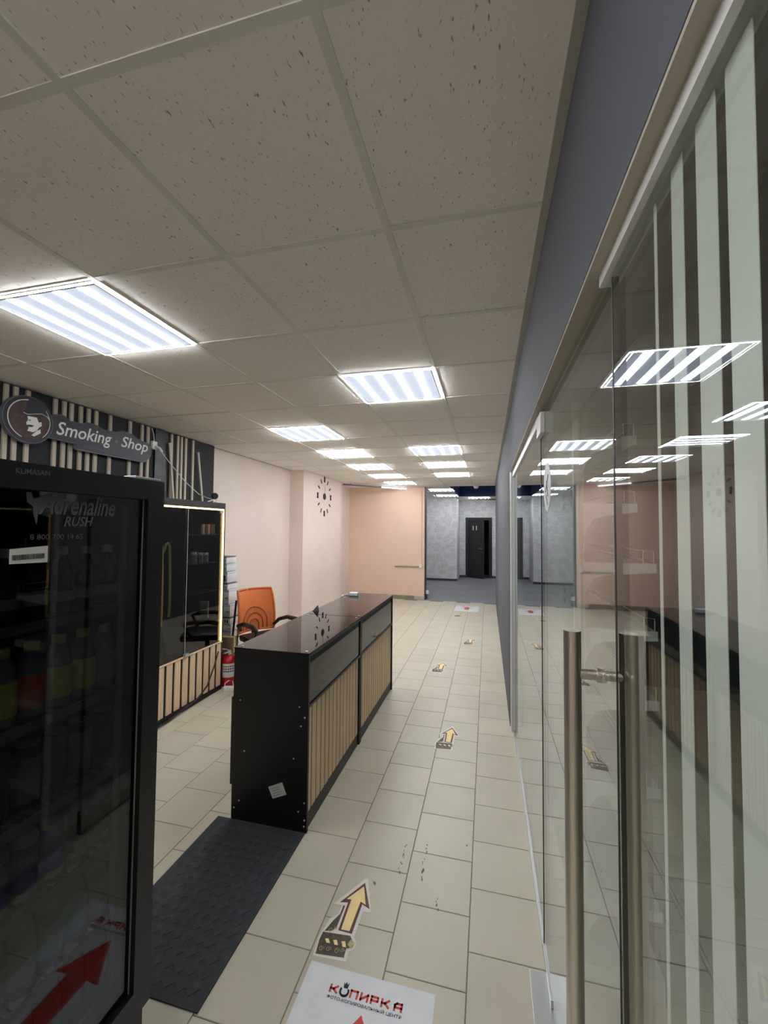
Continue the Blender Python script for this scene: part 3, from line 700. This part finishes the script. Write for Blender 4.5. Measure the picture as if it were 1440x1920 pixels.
for k in range(4):
    p0 = Vector((-1.165+.004*k, 2.1485, .205-.013*k)); p1 = p0+Vector((.05-.006*(k % 2), 0, .02))
    MB().prism([p0, p1, p1+Vector((0, 0, .003)), p0+Vector((0, 0, .003))], (0, -.0002, 0)).build('print_line', 'ink_grey', pap)
ad = thing('power_adapter', 'white power adapter with cable on the far end of the counter top', 'adapter', (-1.33, 4.08, .9662))
box('housing', (-.04, -.03, .0), (.05, .03, .035), 'white_plastic', ad, .01); MB().tube([(-.04, 0, .015), (-.08, .01, .006), (-.1, -.05, .006), (-.08, -.1, .006)], .005, 8).build('cord', 'white_plastic', ad, True)
q = onz(590, 1146, .965)
cd = thing('folded_card', 'small dark folded card standing on the counter top at the joint', 'card', (-1.39, 3.24, .965))
MB().prism([(-.022, 0, 0), (.022, .0, 0), (.02, .008, .05)], (.0, .003, 0)).build('front_leaf', 'ink_dim', cd); MB().prism([(-.022, .03, 0), (.022, .03, 0), (.02, .012, .05)], (0, .003, 0)).build('rear_leaf', 'ink_dim', cd)

# ------------------------------------------------------------------ floor mat
mt = thing('floor_mat', 'dark grey rubber-edged mat with woven diamond relief before the counter', 'mat', (-1.228, 1.715, 0))
hw, hl = .268, .43
f = MB()
for a, b in (((-hw, -hl), (hw, -hl+.03)), ((-hw, hl-.03), (hw, hl)), ((-hw, -hl+.03), (-hw+.03, hl-.03)), ((hw-.03, -hl+.03), (hw, hl-.03))): f.box((*a, .001), (*b, .006))
f.build('rubber_border', 'rubber', mt); box('backing', (-hw+.028, -hl+.028, .001), (hw-.028, hl-.028, .005), 'rubber', mt)
pad = MB().prism([(-.020, -.024, 0), (.020, -.024, 0), (.020, .024, 0), (-.020, .024, 0)], (0, 0, .002)).build('pile_block', 'mat_pile', mt); pmesh = pad.data; bpy.data.objects.remove(pad)
for i in range(9):
    for j in range(15):
        part('pile_block', pmesh, mt, (-hw+.064+i*.0510, -hl+.064+j*.0522, .0045), (0, 0, math.radians(45 if (i+j) % 2 else -45)))

# ------------------------------------------------------------------ floor signs and stickers
def floor_sign(x0, y0, x1, y1, label):
    s = box('floor_sign', (x0, y0, .0003), (x1, y1, .0011), 'white_paper'); tag(s, label, 'floor sign', 'white floor signs with red arrow')
    cx = (x0+x1)/2; w = (x1-x0)/.475; l = (y1-y0)/.62
    def pt(u, v): return Vector((cx+u*w, y1-v*l, .0013))
    MB().prism([pt(0, .125), pt(.098, .275), pt(.045, .27), pt(.045, .43), pt(-.045, .43), pt(-.045, .27), pt(-.098, .275)], (0, 0, .0004)).build('red_arrow', 'ink_red', s)
    k = dict(up=(0, 1, 0), lift=.0006)
    a = lambda u, v: pt(u, v)
    GL = {'К': [((0, 0), (0, 1)), ((0, .5), (.5, .5)), ((.45, .5), (1, 1)), ((.45, .5), (1, 0))], 'П': [((0, 0), (0, 1)), ((0, 1), (1, 1)), ((1, 1), (1, 0))],
          'И': [((0, 0), (0, 1)), ((1, 0), (1, 1)), ((0, .1), (1, .9))], 'Р': [((0, 0), (0, 1)), ((0, 1), (.85, 1)), ((.95, .92), (.95, .48)), ((0, .42), (.85, .42))],
          'А': [((0, 0), (0, .75)), ((0, .75), (.3, 1)), ((.3, 1), (1, 1)), ((1, 1), (1, 0)), ((0, .4), (1, .4))]}
    lw, lh, st = .024, .0205, .0036
    for n_, (chr_, u0) in enumerate((('К', -.132), ('П', -.056), ('И', -.018), ('Р', .02), ('К', .058), ('А', .104))):
        lt = MB()
        for (xa, ya), (xb, yb) in GL[chr_]:
            A = pt(u0+xa*lw, .0815-ya*lh); B = pt(u0+xb*lw, .0815-yb*lh); dd = (B-A).normalized(); nn = Vector((-dd.y, dd.x, 0))*st
            lt.prism([A-nn-dd*st, A+nn-dd*st, B+nn+dd*st, B-nn+dd*st], (0, 0, .0003+.00003*n_))
        lt.build('lettering', 'ink_red', s)
    ring = [pt(-.081+.015*math.cos(math.radians(150+i*24)), .071-.015*math.sin(math.radians(150+i*24)))+Vector((0, 0, .0006)) for i in range(11)]
    MB().tube(ring, .0035, 6).build('cup_mark', 'ink_black', s)
    MB().prism([pt(-.087, .06), pt(-.072, .06), pt(-.07, .04), pt(-.076, .048), pt(-.08, .038), pt(-.085, .048), pt(-.09, .04)], (0, 0, .0004)).build('hand_mark', 'ink_black', s)
    text('lettering', 'ФОТО-КОПИРОВАЛЬНЫЙ ЦЕНТР', a(-.136, .104), a(.133, .104), .0092*l, 'ink_black', s, bold=.012, **k)
    return s
floor_sign(-.655, .925, -.18, 1.545, 'white floor sign with red arrow and lettering beside the drinks fridge')
floor_sign(-.65, 8.56, -.172, 9.18, 'white floor sign with red arrow before the grey back room floor')
ART = {'outline': [(.099, .392), (.112, .388), (.17, .233), (.165, .226), (.135, .228), (.133, .11), (.15, .086), (.146, .062), (.129, .048), (.133, .01), (.0, .0), (-.007, .074), (.006, .139), (.008, .159), (.036, .192), (.038, .232), (.004, .231), (.006, .240)],
 'brown': [(.103, .367), (.16, .243), (.122, .258), (.12, .119), (.061, .12), (.059, .251), (.024, .243)],
 'gold': [(.104, .347), (.138, .258), (.112, .268), (.107, .127), (.071, .126), (.069, .268), (.048, .265)],
 'base': [(.003, .098), (.117, .109), (.133, .091), (.117, .065), (.12, .022), (.008, .009), (.001, .063)],
 'barrel': [(.006, .08), (.122, .094), (.135, .076), (.125, .059), (.021, .053), (.008, .065)],
 'knob': [(.125, .095), (.144, .085), (.137, .06), (.118, .072)],
 'scroll': [(.044, .234), (.052, .231), (.05, .131), (.039, .114), (.007, .103), (.024, .15), (.043, .19)]}
def arrow_sticker(bl, rz, label):
    s = thing('arrow_sticker', label, 'floor sticker', (bl[0], bl[1], 0), rz, 'golden arrow stickers along the path')
    def lay(name, pts, m, z, par=s): return MB().prism([(x, y, z) for x, y in pts], (0, 0, .0004)).build(name, m, par)
    lay('white_border', ART['outline'], 'sticker_white', .0003)
    lay('arrow_rim', ART['brown'], 'sticker_brown', .0008); lay('arrow_fill', ART['gold'], 'sticker_gold', .0013)
    lay('scroll', ART['scroll'], 'sticker_dark', .0007); ba = lay('ornate_base', ART['base'], 'sticker_dark', .0015)
    br = lay('striped_barrel', ART['barrel'], 'sticker_dark', .0021)
    for i in range(3):
        x = .022+.034*i; lay('barrel_stripe', [(x, .072+.003*i), (x+.014, .076+.003*i), (x+.026, .060), (x+.012, .058)], 'sticker_gold', .0026, br)
    lay('knob', ART['knob'], 'sticker_bronze', .0026)
    for (u, v, r) in ((.022, .032, .012), (.05, .036, .011), (.085, .038, .012), (.106, .045, .009), (.03, .112, .010), (.048, .125, .008)):
        MB().tube([(u+r*(1-k/14)*math.cos(k*.75), v+r*(1-k/14)*math.sin(k*.75), .0021) for k in range(12)], .0012, 5).build('scrollwork', 'sticker_bronze', ba)
    return s
arrow_sticker((-.659, 1.563), 0, 'golden arrow floor sticker touching the white lettered sign beside the mat')
arrow_sticker((-.386, 3.198), 0, 'golden arrow floor sticker beside the near counter, second along the path')
arrow_sticker((-.628, 4.865), 0, 'golden arrow floor sticker just past the far end of the counter')
arrow_sticker((-.332, 6.135), 0, 'golden arrow floor sticker level with the clock pillar')
arrow_sticker((-.62, 8.03), -.3, 'turned golden arrow floor sticker right before the farther white sign')

# ------------------------------------------------------------------ wall clock on the pillar
ck = thing('wall_clock', 'frameless wall clock of separate dark bars on the pillar', 'clock', (-3.03, 7.43, 2.255))
MB().tube([(0, 0, 0), (.012, 0, 0)], .062, 28).build('hub', 'ink_black', ck)
for i in range(12):
    a = math.radians(30*i); big = i % 3 == 0
    rc = .325 if big else .315; l = .052 if big else .042; wd = .034 if big else .011
    cy_, cz_ = math.sin(a)*rc, math.cos(a)*rc
    d = Vector((0, math.sin(a), math.cos(a))); n = Vector((0, math.cos(a), -math.sin(a)))
    if i in (3, 9): d, n = Vector((0, 0, 1)), Vector((0, 1, 0))
    k = Vector((0, cy_, cz_))
    MB().prism([k-d*l-n*wd, k-d*l+n*wd, k-n*wd*-.7, k+d*l+n*wd, k+d*l-n*wd, k-n*wd*.7] if big else [k-d*l-n*wd, k-d*l+n*wd, k+d*l+n*wd, k+d*l-n*wd], (.008, 0, 0)).build('hour_bar', 'ink_black', ck)
MB().tube([(.015, 0, 0), (.015, .005, .24)], .003, 6).build('minute_hand', 'ink_grey', ck)

# ------------------------------------------------------------------ office chair
ch = thing('office_chair', 'office chair with orange mesh back and black arms behind the counter', 'chair', (-2.29, 4.10, 0), math.radians(60))
def backpt(u, v):       # u -1..1, v 0..1
    wdt = .215+.012*math.sin(v*2.2)-.02*v
    x = u*wdt; y = .225-.05*(1-u*u)*-1+.03*(1-abs(u)**2)+.10*(v-.45)**2*1.2+.05*v
    return Vector((x, y, .50+.45*v))
g = MB(); NU, NV = 16, 14
for side in (0, 1):
    pass
gr = [[g.bm.verts.new(backpt(-1+2*i/NU, j/NV)) for i in range(NU+1)] for j in range(NV+1)]
gb = [[g.bm.verts.new(backpt(-1+2*i/NU, j/NV)+Vector((0, .012, 0))) for i in range(NU+1)] for j in range(NV+1)]
for j in range(NV):
    for i in range(NU):
        g.bm.faces.new((gr[j][i], gr[j][i+1], gr[j+1][i+1], gr[j+1][i])); g.bm.faces.new((gb[j][i], gb[j+1][i], gb[j+1][i+1], gb[j][i+1]))
for j in range(NV):
    g.bm.faces.new((gr[j][0], gr[j+1][0], gb[j+1][0], gb[j][0])); g.bm.faces.new((gr[j][NU], gb[j][NU], gb[j+1][NU], gr[j+1][NU]))
for i in range(NU):
    g.bm.faces.new((gr[0][i], gb[0][i], gb[0][i+1], gr[0][i+1])); g.bm.faces.new((gr[NV][i], gr[NV][i+1], gb[NV][i+1], gb[NV][i]))
bk = g.build('backrest', 'orange_mesh', ch, True)
rim = [backpt(-1, v/10) for v in range(11)]+[backpt(-1+i/6, 1) for i in range(1, 12)]+[backpt(1, 1-v/10) for v in range(11)]+[backpt(1-i/6, 0) for i in range(1, 12)]
MB().tube([p+Vector((0, .006, 0)) for p in rim], .014, 8, True).build('back_rim', 'orange_rim', bk, True)
for k, (hw_, hh) in enumerate(((.15, .24), (.105, .175), (.06, .11))):
    pts = [backpt(-hw_/.22, .03)]+[backpt(hw_/.22*math.cos(math.pi*(1-i/12)), .03+(hh/.45)*math.sin(math.pi*i/12)**.6) for i in range(1, 12)]+[backpt(hw_/.22, .03)]
    MB().tube([p+Vector((0, -.002, 0)) for p in pts], .007, 6).build('lumbar_rib', 'lumbar', bk, True)
MB().box((-.23, -.25, .43), (.23, .23, .50), .03).build('seat', 'black_plastic', ch, True)
for s in (-1, 1):
    MB().tube([(s*.20, .24, .54), (s*.25, .20, .60), (s*.265, .05, .645), (s*.265, -.13, .645), (s*.26, -.20, .62), (s*.25, -.16, .53), (s*.22, -.10, .44)], [.018, .022, .024, .026, .022, .018, .018], 10).build('armrest', 'black_plastic', ch, True)
MB().tube([(0, .23, .45), (0, .34, .47), (0, .375, .56)], .02, 8).build('back_bracket', 'black_plastic', ch, True)
MB().tube([(0, 0, .09), (0, 0, .43)], .026, 14).build('gas_column', 'black_plastic', ch, True)
for i in range(5):
    a = math.radians(72*i+40); e = Vector((math.cos(a)*.27, math.sin(a)*.27, .075))
    lg = MB().tube([(0, 0, .11), e], [.028, .016], 8).build('leg', 'black_plastic', ch, True)
    MB().tube([e+Vector((-.012*math.sin(a), .012*math.cos(a), -.047)), e-Vector((-.012*math.sin(a), .012*math.cos(a), .047))], .028, 14).build('caster', 'black_soft', lg, True)

# ------------------------------------------------------------------ things beside the cabinet
fe = thing('fire_extinguisher', 'small red fire extinguisher standing beside the glass cabinet', 'extinguisher', (-2.645, 3.915, 0))
MB().lathe([(0, 0), (.075, 0), (.08, .01), (.08, .26), (.06, .30), (.03, .315), (0, .315)], seg=26).build('cylinder', 'red_paint', fe, True)
lbl = []
fl_ = MB(); 
for k in range(7):
    a0 = math.radians(-105+k*14); a1 = math.radians(-105+(k+1)*14)
    fl_.bm.faces.new([fl_.bm.verts.new(v) for v in ((.081*math.cos(a0), .081*math.sin(a0), .10), (.081*math.cos(a1), .081*math.sin(a1), .10), (.081*math.cos(a1), .081*math.sin(a1), .24), (.081*math.cos(a0), .081*math.sin(a0), .24))])
bl_ = fl_.build('label_sticker', 'label_white', fe)
for z, m in ((.205, 'ink_dim'), (.18, 'ink_dim'), (.155, 'bluelabel'), (.125, 'cream')):
    s = MB()
    for k in range(5):
        a0 = math.radians(-98+k*16); a1 = math.radians(-98+(k+1)*16-3)
        s.bm.faces.new([s.bm.verts.new(v) for v in ((.0815*math.cos(a0), .0815*math.sin(a0), z), (.0815*math.cos(a1), .0815*math.sin(a1), z), (.0815*math.cos(a1), .0815*math.sin(a1), z+.013), (.0815*math.cos(a0), .0815*math.sin(a0), z+.013))])
    s.build('print', m, bl_)
MB().lathe([(0, .315), (.022, .315), (.022, .345), (0, .345)], seg=14).build('valve', 'alu', fe, True)
MB().box((-.012, -.09, .345), (.012, .02, .353)).build('lever', 'alu', fe); MB().tube([(0, .02, .35), (-.02, -.03, .375), (-.05, -.09, .395)], .006, 8).build('handle', 'alu', fe, True)
ps = thing('power_strip', 'white extension socket lying on floor beside the extinguisher', 'power strip', (-2.53, 3.78, 0), .3)
box('housing', (-.07, -.025, .0), (.07, .025, .042), 'white_plastic', ps, .008)
MB().tube([(-.06, 0, .035), (-.055, 0, .075), (-.02, .0, .10), (.02, 0, .095), (.03, 0, .04)], .005, 8).build('cord_loop', 'white_plastic', ps, True)
bx = thing('cardboard_box', 'brown cardboard box wedged behind the fire extinguisher', 'box', (-2.80, 4.045, 0))
box('carton', (-.13, -.04, 0), (.13, .04, .46), 'card', bx); box('tape', (-.1305, -.012, .3), (.1305, .012, .4605), 'cream', bx)
rk = thing('black_frame', 'slim black metal frame leaning beside the orange chair', 'frame', (-2.79, 4.13, 0))
MB().tube([(0, .0, .012), (.075, .0, .84)], .012, 8).build('upright', 'black_plastic', rk, True); MB().tube([(.045, .05, .012), (.105, .03, .895)], .009, 8).build('upright', 'black_plastic', rk, True)
MB().tube([(.04, .0, .42), (.075, .04, .44)], .007, 8).build('crossbar', 'black_plastic', rk, True)
zs = [1.325, 1.24, 1.15, 1.02, .95, .785, .64, .565, .48, .40, .33, .22, .11, .0]
xr = [-2.865, -2.86, -2.85, -2.845, -2.825, -2.805, -2.805, -2.79, -2.785, -2.78, -2.785, -2.785, -2.785]
OR = ['topmost', 'second from the top', 'third from the top', 'fourth from the top', 'fifth from the top', 'sixth from the top', 'seventh from the top', 'eighth from the top', 'ninth from the top', 'tenth from the top', 'third from the floor', 'second from the floor', 'lowest']
for i in range(13):
    z1, z0 = zs[i], zs[i+1]; e = xr[i]; hgt = z1-z0-.004
    b = thing('plastic_bin', f'white plastic bin in the tower by the wall, {OR[i]}', 'bin', (e-.11, 4.25, z0), 0, 'white plastic bins stacked in a tower')
    MB().box((-.11, -.10, 0), (.11, .10, hgt*.86), min(.02, hgt*.2)).build('body', 'white_plastic', b, True)
    box('rim', (-.105, -.095, hgt*.86), (.105, .095, hgt), 'white_plastic' if i % 3 else 'ink_grey', b)
    if i in (2, 6): 
        for k in range(3): box('slot', (.03+.03*k-.02, -.1015, hgt*.2), (.045+.03*k-.02, -.0995, hgt*.7), 'ink_black', b)
    else: box('slot', (.06, -.1015, hgt*.40), (.10, -.0995, hgt*.48), 'ink_grey', b)

# ------------------------------------------------------------------ end wall details, back room
cc = thing('cable_channel', 'peach cable channel running down the end wall to a socket', 'cable channel', (-1.50, YB-.002, 0))
box('vertical_run', (-.012, -.016, .80), (.012, 0, 2.63), 'peach', cc, .002); box('horizontal_run', (-.63, -.022, .745), (-.03, 0, .775), 'baseboard_tile', cc, .003); box('junction_box', (-.045, -.03, .74), (.02, 0, .83), 'white_plastic', cc, .004)
tl = thing('track_light', 'diagonal slim ceiling track with a white tube end before the end wall', 'track light', (-2.45, 9.0, CZ-.06))
a = Vector((-3.0, 8.42, 0))-Vector((-2.45, 9.0, 0)); bq = Vector((-1.86, 9.62, 0))-Vector((-2.45, 9.0, 0)); mq = a+(bq-a)*.58
for p, q_, m, nm in ((a, mq, 'ink_dim', 'channel'), (mq, bq, 'tube_lit', 'tube')):
    n = (q_-p).normalized(); s = Vector((-n.y, n.x, 0))*.02
    MB().prism([p-s, p+s, q_+s, q_-s], (0, 0, .03)).build(nm, m, tl)
for p in (a+(bq-a)*.1, a+(bq-a)*.9): MB().tube([p+Vector((0, 0, .03)), p+Vector((0, 0, .052))], .008, 8).build('bracket', 'ink_dim', tl)
pf = thing('pipe_fitting', 'small white valve on a pipe stub low at the opening edge', 'valve', (-1.375, 9.83, 0))
MB().tube([(0, 0, .0), (0, 0, .12)], .02, 12).build('stub', 'ink_grey', pf, True); MB().lathe([(0, .12), (.045, .12), (.045, .19), (.03, .2), (0, .2)], seg=16).build('cap', 'white_plastic', pf, True)
sm = thing('smoke_detector', 'white smoke detector under the dark blue ceiling void', 'smoke detector', (-.24, 9.62, CZ+.012))
MB().lathe([(0, -.075), (.03, -.075), (.055, -.05), (.06, -.013), (0, -.013)], seg=20).build('housing', 'white_plastic', sm, True); MB().lathe([(0, -.086), (.02, -.083), (.02, -.075), (0, -.075)], seg=14).build('sensor', 'ink_grey', sm, True)
d2 = thing('door_2', 'dark wooden door ajar in a dark frame', None); d2['kind'] = 'structure'
fq = MB(); fq.box((-.72, 14.57, 0), (-.62, 14.75, 2.05)); fq.box((.06, 14.57, 0), (.16, 14.75, 2.05)); fq.box((-.62, 14.57, 1.96), (.06, 14.75, 2.05))
fq.build('door_frame', 'wood_door', d2)
lf = bpy.data.objects.new('door_leaf', MB().box((0, -.04, .01), (.665, 0, 1.95)).build('door_leaf_mesh', 'wood_door').data)
for oo in [x for x in bpy.data.objects if x.name.startswith('door_leaf_mesh')]: bpy.data.objects.remove(oo)
COL.objects.link(lf); lf.parent = d2; lf.location = (-.615, 14.60, 0); lf.rotation_euler = (0, 0, math.radians(-38))
for a_, b_ in (((.06, .1, -.0), (.60, .9, 0)), ((.06, 1.0, 0), (.60, 1.85, 0))):
    pnl = MB().box((a_[0], -.046, a_[1]), (b_[0], -.040, b_[1]), .002).build('panel', 'wood_door', lf)
for x in (.22, .36): 
    box('wc_mark', (x, -.049, 1.62), (x+.035, -.0465, 1.76), 'label_white', lf)
MB().tube([(.60, -.04, 1.0), (.60, -.09, 1.0), (.50, -.09, 1.0)], .01, 8).build('door_handle', 'alu', lf, True)

# ------------------------------------------------------------------ shelf rack behind the glass
rk = thing('shelf_rack', 'white metal shelf rack with wire fences standing behind the glass', 'shelf rack', (.34, 1.7, 0))
box('back_panel', (0, .0, .10), (.012, .95, 2.12), 'rack_grey', rk)
for y in (0, .925): box('upright', (-.02, y, 0), (.014, y+.025, 2.15), 'white_plastic', rk)
box('foot_panel', (.014, .0, 0), (.26, .95, .09), 'white_plastic', rk)
for z, dp in ((1.985, .19), (1.73, .19), (1.507, .25), (1.26, .25), (1.01, .25), (.70, .25), (.27, .25)):
    sh = box('shelf', (.014, .026, z), (.014+dp, .925, z+.028), 'white_plastic', rk)
    for y in (.0255, .922):
        prof = [(.014, z+.03), (.014+dp, z+.03), (.014+dp, z-.004), (.09, z-.018), (.055, z-.03), (.035, z-.06), (.014, z-.11)]
        MB().prism([(x, y, zz) for x, zz in prof], (0, .003, 0)).build('bracket', 'white_plastic', sh)
    e = .014+dp-.008
    MB().tube([(e, .03, z+.03), (e, .03, z+.075), (e-.035, .03, z+.078), (e-.035, .03, z+.03)], .002, 6).build('wire_end', 'alu_white', sh)
    MB().tube([(e-.035, .03, z+.078), (e-.035, .92, z+.078)], .002, 6).build('wire', 'alu_white', sh); MB().tube([(e-.035, .03, z+.045), (e-.035, .92, z+.045)], .002, 6).build('wire', 'alu_white', sh)
for y in (.15, .32):
    for z in (1.81, 1.765, 1.388, 1.345): box('clip', (-.006, y-.008, z-.012), (0, y+.008, z+.012), 'ink_dim', rk)
bpy.context.view_layer.update()
